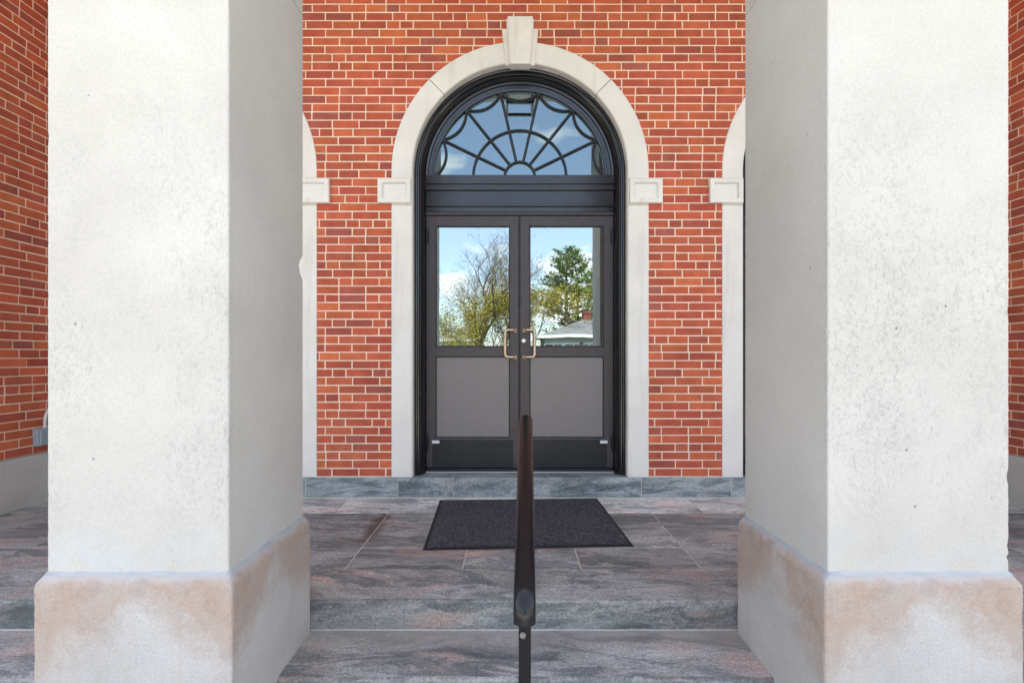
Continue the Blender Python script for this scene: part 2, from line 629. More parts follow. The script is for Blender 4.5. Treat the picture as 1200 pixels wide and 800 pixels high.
def tread_mesh(x0, x1, y0, y1, z0, z1, seed):
    """a stone tread with a hand dressed, slightly wavy front"""
    r = random.Random(seed)
    m = MB()
    ca, cb = r.random(), r.random()
    n = 90
    ph = [r.uniform(0, 6.3) for _ in range(6)]
    P = []
    for i in range(n + 1):
        x = x0 + (x1 - x0) * i / n
        wv = 0.0025 * sin(x * 7 + ph[0]) + 0.002 * sin(x * 17 + ph[1]) + r.uniform(-0.0012, 0.0012)
        wz = 0.0015 * sin(x * 5 + ph[2]) + r.uniform(-0.0008, 0.0008)
        P.append([(x, y1, z1), (x, y0 + 0.012 + wv, z1 + wz), (x, y0 + 0.003 + wv, z1 - 0.004 + wz),
                  (x, y0 + wv, z1 - 0.013 + wz),
                  (x, y0 + 0.004 + wv * 0.4, (z0 + z1) / 2 + r.uniform(-.004, .004)), (x, y0 + 0.001 + wv, z0), (x, y1, z0)])
    vv = [q for a_ in P for q in a_]
    k = 7
    ff = []
    for i in range(n):
        for j in range(k):
            a_, c_ = i * k + j, i * k + (j + 1) % k
            ff.append((a_, c_, c_ + k, a_ + k))
    ff += [tuple(range(k)), tuple(n * k + q for q in range(k - 1, -1, -1))]
    m.add(vv, ff)
    m.c = [(ca, cb, 0.58 if q_ % k == 0 else 0.12, 1) for q_ in range(len(ff))]   # top face paler, all other faces darker
    return m


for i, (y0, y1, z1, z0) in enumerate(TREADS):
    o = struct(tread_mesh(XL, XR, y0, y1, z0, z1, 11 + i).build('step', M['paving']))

# ------------------------------------------------------------------ brick walls
BR = [S(186, 92, 64), S(180, 86, 62), S(172, 80, 60), S(194, 98, 64), S(166, 78, 64), S(178, 90, 70),
      S(152, 76, 70), S(162, 74, 60), S(198, 106, 68), S(150, 84, 80)]
BMEAN = S(192, 97, 67)
BW = [14, 14, 13, 8, 9, 12, 6, 8, 4, 3]


def brick_runs(u0, u1, seed):
    """stretchers with headers let in at random, as in the photo"""
    r = random.Random(seed)
    u = u0 - (0.0 if seed % 2 else 0.11) - r.uniform(0, 0.012) - (0.055 if seed % 6 == 0 else 0)
    runs = []
    while u < u1:
        q = r.random()
        if q < 0.05:
            seq = (0.11, 0.11)
        elif q < 0.13:
            seq = (0.11, 0.22, 0.11)
        elif q < 0.20:
            seq = (0.165, 0.11, 0.165)
        else:
            seq = (0.22,)
        for L_ in seq:
            runs.append((u, u + L_))
            u += L_
    return runs


def brick_wall(mb, mo, u0, u1, zb, zt, clip, place, seed):
    """clip(z0,z1) -> list of intervals of u that are masonry; place(u,d,z) -> point, d = depth behind the face"""
    r = random.Random(seed)
    n = int(round((zt - zb) / COURSE))
    for c in range(n):
        z0 = zb + c * COURSE
        z1 = z0 + COURSE
        spans = clip(z0, z1)
        for s0, s1 in spans:
            q = [(s0, 0.0035, z0), (s1, 0.0035, z0), (s1, 0.20, z0), (s0, 0.20, z0),
                 (s0, 0.0035, z1), (s1, 0.0035, z1), (s1, 0.20, z1), (s0, 0.20, z1)]
            mo.add([place(*t) for t in q], [(0, 1, 5, 4), (3, 0, 4, 7), (1, 2, 6, 5)])
        for a, b_ in brick_runs(u0, u1, seed * 1000 + c):
            for s0, s1 in spans:
                x0, x1 = max(a, s0 - 0.005), min(b_, s1 + 0.005)
                if x1 - x0 < 0.03:
                    continue
                x0 += 0.005 + r.uniform(-0.0012, 0.0012)
                x1 -= 0.005 + r.uniform(-0.0012, 0.0012)
                za = z0 + 0.005 + r.uniform(-0.001, 0.001)
                zc = z1 - 0.005 + r.uniform(-0.001, 0.001)
                d = r.uniform(-0.0012, 0.0012)
                base = r.choices(BR, BW)[0]
                base = [BMEAN[q_] * 0.3 + base[q_] * 0.7 for q_ in range(3)]
                f_ = r.uniform(0.9, 1.12)
                mb.col = (base[0] * f_, base[1] * f_ * r.uniform(0.94, 1.07), base[2] * f_, 1)
                e = 0.0022
                t = r.uniform(-0.0007, 0.0007)
                vv = [(x0 + e, d, za + e), (x1 - e, d + t, za + e), (x1 - e, d + t, zc - e), (x0 + e, d, zc - e),
                      (x0, d + e, za), (x1, d + e, za), (x1, d + e, zc), (x0, d + e, zc),
                      (x0, 0.02, za), (x1, 0.02, za), (x1, 0.02, zc), (x0, 0.02, zc)]
                ff = [(0, 1, 2, 3)]
                for k in range(4):
                    l = (k + 1) % 4
                    ff += [(k, k + 4, l + 4, l), (k + 4, k + 8, l + 8, l + 4)]
                mb.add([place(*q) for q in vv], ff)


def clip_front(z0, z1):
    holes = []
    for cx in ARCH:
        if z1 <= SPR:
            h = RO - 0.012
        else:
            dz = z1 - SPR
            h = sqrt(max(0.0, (RO - 0.012) ** 2 - dz * dz))
        if h > 0.0:
            holes.append((cx - h, cx + h))
    spans, a = [], XL
    for h0, h1 in holes:
        if h0 - a > 0.012:
            spans.append((a, h0))
        a = max(a, h1)
    if XR - a > 0.012:
        spans.append((a, XR))
    return spans


wall = thing('brick_wall', 'red brick entrance wall with three limestone arches above a blue stone kerb', 'wall')
mb, mo = MB(), MB()
brick_wall(mb, mo, XL, XR, SILL + 0.006, CEIL, clip_front, lambda u, d, z: (u, WY + d, z), 3)
mb.build('brickwork', M['brick'], wall)
mo.build('mortar', M['mortar'], wall)
b = MB()
b.box(XL - 0.5, XR + 0.5, 4.47, 15, -0.6, 8.2)  # unseen building mass, closed and tall to keep sun off the porch
b.box(XL - 9, XR + 9, 4.35, 14.9, CEIL + 0.5, 8.0)
b.build('sun_block_core', M['mortar'], wall)

# blue stone kerb along the foot of the wall, which is also the door sill
kb = MB()
kxs = [XL] + [px(x, 0, WY).x for x in (249, 358.5, 466.5, 531, 644, 751.5, 857, 968)] + [XR]
for i in range(len(kxs) - 1):
    slab(kb, kxs[i] + 0.004, kxs[i + 1] - 0.004, WY - 0.012, 4.46, 0.006, SILL, rs.uniform(0.45, 0.62))
kb.build('kerb', M['kerb'], wall, bevel=0.004)
b = MB()
b.box(XL, XR, WY - 0.006, 4.44, -0.02, SILL - 0.005)
b.box(XL, XR, WY - 0.010, WY + 0.15, SILL - 0.0045, SILL + 0.0065) if False else None
for a0, a1 in clip_front(0.3, 0.35):
    b.box(a0, a1, WY - 0.004, WY + 0.12, SILL - 0.004, SILL + 0.0075)
b.box(XL, XR, WY - 0.020, WY - 0.004, -0.01, 0.008)
b.build('kerb_joint', M['grout'], wall)


# stone surrounds of the three arches
def sweep(mb_, prof, pts, close=True):
    """prof: list of (r, y); pts: list of functions r -> (x, z)"""
    n = len(prof)
    vv = [(f(r)[0], y, f(r)[1]) for f in pts for r, y in prof]
    ff = []
    for i in range(len(pts) - 1):
        for k in range(n if close else n - 1):
            a, b_ = i * n + k, i * n + (k + 1) % n
            ff.append((a, b_, b_ + n, a + n))
    if close:
        ff += [tuple(range(n)), tuple((len(pts) - 1) * n + k for k in range(n - 1, -1, -1))]
    mb_.add(vv, ff)


def arc(a0, a1, n, cz=SPR):
    return [(lambda r, t=radians(a0 + (a1 - a0) * i / n): (r * cos(t), cz + r * sin(t))) for i in range(n + 1)]


def side(sg, z0, z1, n=1):
    return [(lambda r, z=z0 + (z1 - z0) * i / n: (sg * r, z)) for i in range(n + 1)]


def arch_surround(cx, keystone=True):
    root = bpy.data.objects.new('arch_surround', None)
    COL.objects.link(root)
    root.parent = wall
    root.location = (cx, 0, 0)
    root.empty_display_size = 0.1
    prof = [(RO, WY + 0.15), (RO, WY - 0.004), (RO - 0.004, WY - 0.008), (RI + 0.008, WY - 0.008), (RI, WY), (RI, WY + 0.11), (RI + 0.03, WY + 0.15)]
    jm = MB()
    for sg in (-1, 1):
        sweep(jm, prof, side(sg, SILL + 0.003, SPR - 0.07 - 0.215))
        sweep(jm, prof, side(sg, SPR - 0.07 - 0.211, SPR - 0.07))
    jm.build('jamb_stone', M['limestone'], root)
    am = MB()
    sweep(am, prof, [(lambda r: (r, SPR - 0.068))] + arc(0, 44.8, 22))
    sweep(am, prof, arc(45.2, 90, 22))
    sweep(am, prof, arc(90, 134.8, 22))
    sweep(am, prof, arc(135.2, 180, 22) + [(lambda r: (-r, SPR - 0.068))])
    am.build('arch_stone', M['limestone'], root)
    jb = MB()
    jp = [(RO - 0.002, WY + 0.14), (RO - 0.002, WY - 0.005), (RI + 0.004, WY - 0.005), (RI + 0.004, WY + 0.1)]
    for a in (45, 135):
        sweep(jb, jp, arc(a - 0.4, a + 0.4, 1))
    jb.build('arch_joint', m_joint, root)
    # keystone
    u = 0.006975
    Z = lambda y: EYE + (HZ - y) * u          # u follows the depth of each block
    u *= 4.116 / 4.15                # the block stands proud of the wall
    ks = MB()
    ks.prism([(-21.4 * u, Z(34)), (-17.2 * u, Z(76.5)), (17.2 * u, Z(76.5)), (21.4 * u, Z(34))], WY - 0.034, WY + 0.016)
    ks.build('keystone', M['limestone'], root, bevel=0.003)
    kc = MB()
    u = 0.006975 * 4.085 / 4.15
    kc.prism([(-16.4 * u, Z(21)), (-13.2 * u, Z(74.6)), (13.2 * u, Z(74.6)), (16.4 * u, Z(21))], WY - 0.052, WY - 0.030)
    kc.prism([(-14.8 * u, Z(20)), (-11.6 * u, Z(75.5)), (11.6 * u, Z(75.5)), (14.8 * u, Z(20))], WY - 0.074, WY + 0.012)
    kc.build('keystone_face', M['limestone'], root, bevel=0.0025)
    # impost blocks with a sunk panel
    u = 0.006975 * 4.118 / 4.15
    for sg in (-1, 1):
        im = MB()
        x0, x1 = 0.888, 1.158
        z0, z1 = Z(237.5), Z(208.5)
        yf = WY - 0.035
        e, f_, dd = 0.036, 0.008, 0.022
        X = lambda q: q
        ring = lambda q, y: [(x0 + q, y, z0 + q), (x1 - q, y, z0 + q), (x1 - q, y, z1 - q), (x0 + q, y, z1 - q)]
        vv = [(sg * a, b_, c_) for a, b_, c_ in ring(0, WY + 0.1) + ring(0, yf + 0.004) + ring(0.004, yf) + ring(e, yf) + ring(e + f_, yf + dd)]
        ff = []
        for k in range(4):
            for m_ in range(4):
                a, b_ = k * 4 + m_, k * 4 + (m_ + 1) % 4
                ff.append((a, b_, b_ + 4, a + 4))
        ff.append((16, 17, 18, 19))
        im.add(vv, ff)
        im.build('impost_block', M['limestone'], root)
    return root


m_joint = m_plain('stone_joint', S(120, 112, 102), S(150, 142, 132), 10, 0.9, 0.3)
for cx in ARCH:
    arch_surround(cx)


# side walls
def side_wall(x, sg, label, seed):
    t = thing('brick_wall', label, 'wall', (x, 0, 0))
    a, m_ = MB(), MB()
    y0, y1 = 2.30, WY - 0.003
    brick_wall(a, m_, y0, y1, 0.395, CEIL, lambda z0, z1: [(y0, y1)],
               (lambda u, d, z: (sg * d, u, z)), seed)
    a.build('brickwork', M['brick'], t)
    b_ = MB()
    b_.box(min(sg * 0.004, sg * 0.5), max(sg * 0.004, sg * 0.5), y0, y1, 0.395, CEIL)
    b_.build('mortar', M['mortar'], t)
    b_ = MB()
    for (q0, q1) in ((y0 - 0.01, 3.05), (3.056, y1)):
        b_.box(min(-sg * 0.012, sg * 0.5), max(-sg * 0.012, sg * 0.5), q0, q1, 0.002, 0.390)
    b_.build('stone_base', M['limebase'], t, bevel=0.005)
    return t


side_wall(XL, -1, 'red brick side wall with grey electrical box, seen left of the left pillar', 8)
side_wall(XR, 1, 'bare red brick side wall on pale stone base, seen right of the right pillar', 9)

# portico beam and ceiling (above the picture, seen in the fanlight glass)
t = thing('portico_roof', 'pale portico beam and ceiling reflected in the top of the fanlight', 'roof')
b = MB()
b.box(XL - 0.6, XR + 0.6, 1.70, 2.39, BEAM, 5.6)
b.box(XL - 0.75, XR + 0.75, 1.55, 2.3, 5.45, 5.75)
b.build('beam', M['limestone'], t, bevel=0.01)
b = MB()
b.box(XL - 0.3, XR + 0.3, 2.38, WY + 0.25, CEIL, CEIL + 0.3)
b.build('ceiling', M['plaster'], t)


# ------------------------------------------------------------------ pillars
def pillar_mesh(levels, seed, chips=(), rough=0.0012, rc=0.006):
    """square section with worn arrises; levels = [(z, half width)]; chips = (corner, z, height, depth)"""
    r = random.Random(seed)
    m_ = MB()
    rings = []
    corner = [(-1, -1), (1, -1), (1, 1), (-1, 1)]
    for z, h in levels:
        ring = []
        for ci, (sx, sy) in enumerate(corner):
            w_ = rc + abs(r.gauss(0, rough))
            for (cc, cz, ch, cdp) in chips:
                if cc == ci and abs(z - cz) < ch:
                    w_ += cdp * (1 - (abs(z - cz) / ch) ** 2) * r.uniform(0.8, 1.1)
            # two points before/after the corner and one on the rounded arris
            a = (sx * (h - w_), sy * h) if sx * sy < 0 else (sx * h, sy * (h - w_))
            c_ = (sx * h, sy * (h - w_)) if sx * sy < 0 else (sx * (h - w_), sy * h)
            mid = (sx * (h - w_ * 0.3), sy * (h - w_ * 0.3))
            ring += [a, mid, c_]
        rings.append([(x, y, z) for x, y in ring])
    n = 12
    vv = [q for a in rings for q in a]
    ff = []
    for i in range(len(rings) - 1):
        for k in range(n):
            a, b_ = i * n + k, i * n + (k + 1) % n
            ff.append((a, b_, b_ + n, a + n))
    ff += [tuple(range(n)), tuple((len(rings) - 1) * n + k for k in range(n))]
    m_.add(vv, ff)
    return m_


HS, HB = 0.31, 0.335
PY = 2.044


def pillar(cx, label, seed, chips):
    t = thing('stone_pillar', label, 'pillar', (cx, PY, 0), 'square stone pillars of the porch')
    zs = [0.400 + i * 0.0125 for i in range(186)]
    lv = [(z, HS) for z in zs if z < 2.715] + [(2.716, HS), (2.717, HS - 0.003), (2.722, HS - 0.003), (2.723, HS)]
    lv += [(2.723 + (BEAM - 2.723) * i / 30, HS) for i in range(1, 31)]
    sh = pillar_mesh(lv, seed, chips)
    sh.c = [(seed * 0.37 % 1, seed * 0.61 % 1, seed * 0.83 % 1, 1)] * len(sh.f)
    o = sh.build('shaft', M['shaft'], t)
    r = random.Random(seed)
    lv = [(-0.60 + i * 0.02, HB) for i in range(49)] + [(0.372, HB), (0.381, HB - 0.002), (0.388, HB - 0.006), (0.408, HS + 0.004), (0.410, HS - 0.02)]
    bs = pillar_mesh(lv, seed + 50, [(c, z, h, d) for c, z, h, d in
                                      [(1, 0.27, 0.03, 0.004), (0, 0.13, 0.04, 0.004), (2, 0.36, 0.03, 0.01), (3, 0.36, 0.03, 0.01)]], 0.0022, 0.007)
    bs.build('base', M['base'], t)
    sl = MB()
    n = 120
    prof = []
    for i in range(n):
        a = i / n * 4
        k, f_ = int(a), a - int(a)
        cs = [(-1, -1), (1, -1), (1, 1), (-1, 1)]
        x = cs[k][0] + (cs[(k + 1) % 4][0] - cs[k][0]) * f_
        y = cs[k][1] + (cs[(k + 1) % 4][1] - cs[k][1]) * f_
        wv = r.uniform(0, 0.003)
        prof.append((x, y, wv))
    vv = [(x * (HS + 0.006 + w_), y * (HS + 0.006 + w_), 0.404) for x, y, w_ in prof] + \
         [(x * (HS - 0.001), y * (HS - 0.001), 0.414 + w_ * 1.5) for x, y, w_ in prof]
    sl.add(vv, [(i, (i + 1) % n, (i + 1) % n + n, i + n) for i in range(n)])
    sl.build('sealant_joint', M['sealant'], t, smooth=True)
    return t


pillar(0.053 - 1.021 - HS, 'square weathered stone pillar left of the door with a chipped back edge', 21,
       [(2, 1.56, 0.055, 0.045), (1, 1.1, 0.02, 0.006), (1, 0.75, 0.02, 0.005), (0, 1.9, 0.015, 0.004)])
pillar(0.053 + 1.026 + HS, 'square weathered stone pillar right of the door with strong tan stains on its base', 34,
       [(1, 0.735, 0.02, 0.012), (0, 1.22, 0.015, 0.006), (1, 0.50, 0.015, 0.007), (1, 1.3, 0.02, 0.005), (1, 0.46, 0.012, 0.010)])


# ------------------------------------------------------------------ the doors
DY = 4.32                       # face of the door leaves
u = DY / F


def door_set(label):
    root = thing('double_door', label, 'door', (DX, 0, 0), 'arched double doors in the entrance wall')
    X = lambda p_: (p_ - 609.6) * u
    Z = lambda p_: EYE + (HZ - p_) * u
    # moulded frame round jambs and arch
    prof = [(RI + 0.004, 4.30), (RI + 0.004, 4.226), (0.872, 4.212), (0.862, 4.208), (0.853, 4.214), (0.851, 4.236), (0.843, 4.238), (0.840, 4.226),
            (0.832, 4.222), (0.825, 4.228), (0.823, 4.252), (0.817, 4.258), (0.812, 4.254), (0.806, 4.262), (0.801, 4.268), (0.798, 4.42), (RI + 0.004, 4.42)]
    m_ = MB()
    sweep(m_, prof, side(1, SILL + 0.001, SPR, 14)[:-1] + arc(0, 180, 72) + side(-1, SILL + 0.001, SPR, 14)[:-1][::-1])
    m_.build('frame', M['black'], root)
    # transom
    m_ = MB()
    m_.box(-0.797, 0.797, 4.268, 4.40, Z(217.5), Z(207.5))
    m_.box(-0.796, 0.796, 4.285, 4.40, Z(221.6), Z(217.4))
    m_.box(-0.797, 0.797, 4.268, 4.40, Z(224.6), Z(221.5))
    m_.box(-0.796, 0.796, 4.292, 4.40, Z(240.2), Z(224.5))
    m_.box(-0.797, 0.797, 4.276, 4.40, Z(243.2), Z(240.1))
    m_.box(-0.796, 0.796, 4.296, 4.40, Z(249.2), Z(243.1))
    m_.build('transom', M['black'], root, bevel=0.003)
    m_ = MB()
    m_.box(-0.797, 0.797, 4.305, 4.40, Z(252.4), Z(249.0))
    m_.build('door_head', M['bronze'], root, bevel=0.002)
    # fanlight
    fz = Z(208.2)
    RG = 0.735
    fan = MB()
    ringp = [(0.80, 4.40), (0.80, 4.282), (0.790, 4.276), (0.775, 4.279), (0.770, 4.291), (0.742, 4.293), (0.737, 4.286), (0.722, 4.288), (0.718, 4.300), (0.716, 4.40)]
    sweep(fan, ringp, arc(0, 180, 60, fz))
    fl = fan.build('fanlight', M['black'], root)
    gm = MB()
    pts = [(0.74 * cos(radians(a)), fz + 0.74 * sin(radians(a))) for a in range(0, 181, 4)]
    gm.prism(pts, 4.318, 4.326)
    gm.build('glass', M['fanglass'], fl)
    br = MB()
    wbar = [(-0.0108, 4.317), (-0.0108, 4.305), (-0.004, 4.292), (0.004, 4.292), (0.0108, 4.305), (0.0108, 4.317)]

    def rib(path):
        """bar of the fan: section wbar along a path of (x, z)"""
        rings = []
        for i, q in enumerate(path):
            a, c_ = path[max(i - 1, 0)], path[min(i + 1, len(path) - 1)]
            t = Vector((c_[0] - a[0], c_[1] - a[1])).normalized()
            nn = Vector((-t.y, t.x))
            rings.append([(q[0] + nn.x * o_, y, q[1] + nn.y * o_) for o_, y in wbar])
        vv = [q for r_ in rings for q in r_]
        k = len(wbar)
        ff = []
        for i in range(len(rings) - 1):
            for j in range(k):
                a, b_ = i * k + j, i * k + (j + 1) % k
                ff.append((a, b_, b_ + k, a + k))
        ff += [tuple(range(k)), tuple((len(rings) - 1) * k + j for j in range(k - 1, -1, -1))]
        br.add(vv, ff)

    for rr in (0.128, 0.395):
        rib([(rr * cos(radians(a)), fz + rr * sin(radians(a))) for a in range(0, 181, 4)])
    st_ = 180 / 7
    for k in range(1, 7):
        t = radians(k * st_)
        rib([(q * cos(t), fz + q * sin(t)) for q in (0.135, 0.3, 0.5, 0.728)])
    for k in range(7):                                     # swags hanging from the rim
        a0, a1 = radians(k * st_), radians((k + 1) * st_)
        p0, p1 = Vector((cos(a0), sin(a0))) * 0.726, Vector((cos(a1), sin(a1))) * 0.726
        am = (a0 + a1) / 2
        dr = Vector((cos(am), sin(am)))
        path = []
        for i in range(15):
            s_ = i / 14
            q = p0.lerp(p1, s_) - dr * 0.062 * 4 * s_ * (1 - s_)
            path.append((q.x, fz + max(q.y, 0.004)))
        rib(path)
    br.build('fan_bars', M['bar'], fl)
    # leaves
    Z0, Z1 = Z(547.8), Z(252.9)
    for sg in (-1, 1):
        q = lambda a, b_: (min(sg * a, sg * b_), max(sg * a, sg * b_))
        xi, xo = 0.0035, 0.796                                # meeting edge, hinge edge
        gi, go = 0.083, 0.716                                 # glass opening
        zg0, zg1 = Z(406.4), Z(264.8)
        zp0, zp1 = Z(512.8), Z(417.6)
        lf = MB()
        lf.box(*q(xi, gi), DY, DY + 0.045, Z0, Z1)
        lf.box(*q(go, xo), DY, DY + 0.045, Z0, Z1)
        for z0, z1 in ((Z0, zp0), (zp1, zg0), (zg1, Z1)):
            lf.box(*q(gi - 0.0005, go + 0.0005), DY + 0.0006, DY + 0.0445, z0, z1)
        leaf = lf.build('door_leaf', M['bronze'], root, bevel=0.0025)
        gk = MB()                                             # beads round glass and panel
        for z0, z1 in ((zg0, zg1), (zp0, zp1)):
            e = 0.009
            gk.box(*q(gi, gi + e), DY + 0.006, DY + 0.03, z0, z1)
            gk.box(*q(go - e, go), DY + 0.006, DY + 0.03, z0, z1)
            gk.box(*q(gi + e, go - e), DY + 0.0065, DY + 0.03, z0, z0 + e)
            gk.box(*q(gi + e, go - e), DY + 0.0065, DY + 0.03, z1 - e, z1)
        gk.build('glazing_bead', M['bronze_dark'], leaf)
        gp = MB()
        gp.box(*q(gi + 0.002, go - 0.002), DY + 0.016, DY + 0.024, zg0 + 0.002, zg1 - 0.002)
        gp.v = [(x_, y_ - sg * 0.0042 * (x_ - sg * 0.4), z_) for x_, y_, z_ in gp.v]   # hung a hair out of true
        gp.build('glass_pane', M['doorglass'], leaf)
        pn = MB()
        pn.box(*q(gi + 0.008, go - 0.008), DY + 0.010, DY + 0.02, zp0 + 0.008, zp1 - 0.008)
        pn.build('lower_panel', M['panel'], leaf)
        kp = MB()
        kp.box(*q(0.055, 0.744), DY - 0.003, DY + 0.01, Z(547.0), Z(515.0))
        kp.build('kick_plate', M['kick'], leaf, bevel=0.001)
        lb = MB()
        lb.box(*q(0.684, 0.746), DY - 0.0045, DY - 0.003, Z(519.2), Z(515.8))
        lb.build('label_strip', M['label'], leaf)
        # offset pull
        hx0, hx1 = 0.040, 0.124
        yb, yo = DY + 0.004, DY - 0.062
        za, zb = Z(418.3), Z(387.0)
        r_ = 0.028
        path = [(hx0, yb, zb), (hx0, yo + 0.03, zb)]
        for k in range(1, 5):
            t = k / 4 * pi / 2
            path.append((hx0 + 0.02 * (1 - cos(t)), yo + 0.03 - 0.03 * sin(t), zb))
        for k in range(0, 7):
            t = k / 6 * pi / 2
            path.append((hx1 - r_ + r_ * sin(t), yo, zb - r_ + r_ * cos(t)))
        low = [(x_, y_, za + (zb - z_)) for x_, y_, z_ in path[::-1]]
        hd = MB()
        hd.tube([(sg * x_, y_, z_) for x_, y_, z_ in path + low], 0.0115, 10)
        for z_ in (za, zb):
            hd.tube([(sg * hx0, DY + 0.001, z_), (sg * hx0, DY - 0.004, z_)], 0.0155, 14)
        hd.build('pull_handle', M['brass'], leaf, smooth=False)
        hg = MB()
        for z0, z1 in ((Z(528), Z(508.5)), (Z(286), Z(269))):
            hg.tube([(sg * 0.790, DY - 0.016, z0), (sg * 0.790, DY - 0.016, z1)], 0.010, 10)
            hg.box(*q(0.772, 0.795), DY - 0.012, DY + 0.002, z0 + 0.01, z1 - 0.01)
        hg.build('hinge', M['bronze_dark'], leaf)
        if sg == 1:
            lk = MB()
            cx, cz = X(614.3), Z(399.2)
            lk.tube([(cx, DY + 0.002, cz), (cx, DY - 0.006, cz), (cx, DY - 0.008, cz)], [0.0185, 0.0185, 0.015], 20)
            lk.build('lock_cylinder', M['steel'], leaf)
            as_ = MB()
            as_.box(-0.012, 0.004, DY - 0.004, DY + 0.001, Z0 + 0.02, Z1 - 0.004)
            as_.build('meeting_strip', M['bronze_dark'], leaf)
    th = MB()
    th.box(-0.796, 0.796, 4.285, 4.40, SILL + 0.002, SILL + 0.016)
    th.build('sill_strip', M['threshold'], root, bevel=0.002)
    th = MB()
    th.box(-0.794, 0.794, 4.302, 4.40, SILL + 0.0165, Z(548.4))
    th.build('threshold', M['kick'], root, bevel=0.003)
    return root


door = door_set('black arched double door with sunburst fanlight and brass pulls in the middle of the wall')
for cx, lab in ((ARCH[0], 'arched double door almost wholly hidden behind the left pillar'),
                (ARCH[2], 'arched double door seen as a dark sliver beside the right pillar')):
    d2 = copy_tree(door)
    d2.location.x = cx
    d2['label'] = lab

# ------------------------------------------------------------------ door mat
mat = thing('doormat', 'dark charcoal carpet mat with black rubber border lying askew before the door', 'doormat', (0.080, 3.568, 0.002))
mat.rotation_euler = (0, 0, radians(2.6))
hw, hd_ = 0.635, 0.525
r = random.Random(4)
cm = MB()
nx, ny = 60, 50
vv, ff = [], []
for j in range(ny + 1):
    for i in range(nx + 1):
        x, y = -hw + 0.022 + (2 * hw - 0.044) * i / nx, -hd_ + 0.022 + (2 * hd_ - 0.044) * j / ny
        vv.append((x, y, 0.0085 + 0.0012 * sin(x * 9 + y * 4) + r.uniform(-.0008, .0008)))
for j in range(ny):
    for i in range(nx):
        a = j * (nx + 1) + i
        ff.append((a, a + 1, a + nx + 2, a + nx + 1))
cm.add(vv, ff)
cm.build('carpet_pile', M['carpet'], mat, smooth=True)
bm_ = MB()
ring = lambda q, z: [(-hw + q, -hd_ + q, z), (hw - q, -hd_ + q, z), (hw - q, hd_ - q, z), (-hw + q, hd_ - q, z)]
vv = ring(0, 0) + ring(0.002, 0.004) + ring(0.02, 0.007) + ring(0.026, 0.006)
bm_.add(vv, [(k * 4 + m_, k * 4 + (m_ + 1) % 4, k * 4 + 4 + (m_ + 1) % 4, k * 4 + 4 + m_) for k in range(3) for m_ in range(4)] + [(12, 13, 14, 15)])
bm_.build('rubber_border', M['rubber'], mat)

# ------------------------------------------------------------------ handrail in the middle of the steps
hr = thing('handrail', 'dark painted metal handrail with moulded cap running down the middle of the steps', 'handrail', (0.05, 1.56, -0.426))
OX, OY, OZ = hr.location
hr.location.x = 0.039
hr.rotation_euler = (0, 0, radians(-1.75))      # set a little askew to the steps


def rail_path():
    yt, zt = 2.48, EYE - 0.309
    yb, zb = 1.53, EYE - 0.712
    P = [Vector((0, yt + 0.004, zt + 0.0018))]
    for i in range(0, 13):
        s_ = i / 12
        P.append(Vector((0, yt + (yb - yt) * s_, zt + (zb - zt) * s_)))
    d = (P[-1] - P[-2]).normalized()
    ang = math.atan2(-d.z, -d.y)                     # slope angle below the horizontal, towards the camera
    q = P[-1].copy()
    R = 0.055
    for i in range(1, 9):                             # the end turns down
        a = ang + (radians(86) - ang) * i / 8
        q = q + Vector((0, -cos(a), -sin(a))) * R * (radians(86) - ang) / 8
        P.append(q.copy())
    P.append(q + Vector((0, -0.001, -0.018)))
    return P


sec = [(-0.034, 0.000), (-0.0355, 0.007), (-0.0335, 0.014), (-0.028, 0.0215), (-0.020, 0.0275), (-0.010, 0.0315), (0, 0.033), (0.010, 0.0315), (0.020, 0.0275), (0.028, 0.0215), (0.0335, 0.014),
       (0.0355, 0.007), (0.034, 0.000), (0.030, -0.003), (0.023, -0.006), (0.021, -0.016), (-0.021, -0.016), (-0.023, -0.006), (-0.030, -0.003)]
P = rail_path()
rm = MB()
rings = []
for i, q in enumerate(P):
    a, c_ = P[max(i - 1, 0)], P[min(i + 1, len(P) - 1)]
    t = (c_ - a).normalized()
    nn = Vector((0, t.z, -t.y))
    if nn.z < 0 and i < 13:
        nn = -nn
    if i >= 13 and nn.y > 0:
        nn = -nn
    rings.append([(q.x + sx - 0.0, q.y + nn.y * sy - OY, q.z + nn.z * sy - OZ) for sx, sy in [(sx_ * 0.93, sy_) for sx_, sy_ in sec]])
k = len(sec)
vv = [q for a in rings for q in a]
ff = []
for i in range(len(rings) - 1):
    for j in range(k):
        a, b_ = i * k + j, i * k + (j + 1) % k
        ff.append((a, b_, b_ + k, a + k))
ff += [tuple(range(k)), tuple((len(rings) - 1) * k + j for j in range(k - 1, -1, -1))]
rm.add(vv, ff)
o = rm.build('rail', M['rail'], hr)
for pz in o.data.polygons:
    pz.use_smooth = True
o.data.set_sharp_from_angle(angle=radians(38))
for (yp, ztop, zbot) in ((1.60, EYE - 0.70, -0.426), (2.47, EYE - 0.30, 0.0)):
    if yp > 2:
        yp, ztop = 2.43, EYE - 0.352
    pm = MB()
    pm.box(-0.0195, 0.0195, yp - OY, yp + 0.039 - OY, zbot - OZ, ztop - OZ)
    pm.build('post', M['rail'], hr, bevel=0.003)
    if yp > 2:
        continue
    pm = MB()
    pm.tube([(0, yp + 0.02 - OY, zbot - OZ), (0, yp + 0.02 - OY, zbot + 0.012 - OZ)], [0.045, 0.040], 20)
    pm.build('post_flange', M['rail'], hr)
bo = MB()
bo.tube([(-0.006, 1.602 - OY, 0.272 - OZ), (-0.006, 1.592 - OY, 0.272 - OZ), (-0.006, 1.588 - OY, 0.272 - OZ)], [0.0095, 0.0095, 0.005], 12)
bo.build('bolt', M['panel'], hr)

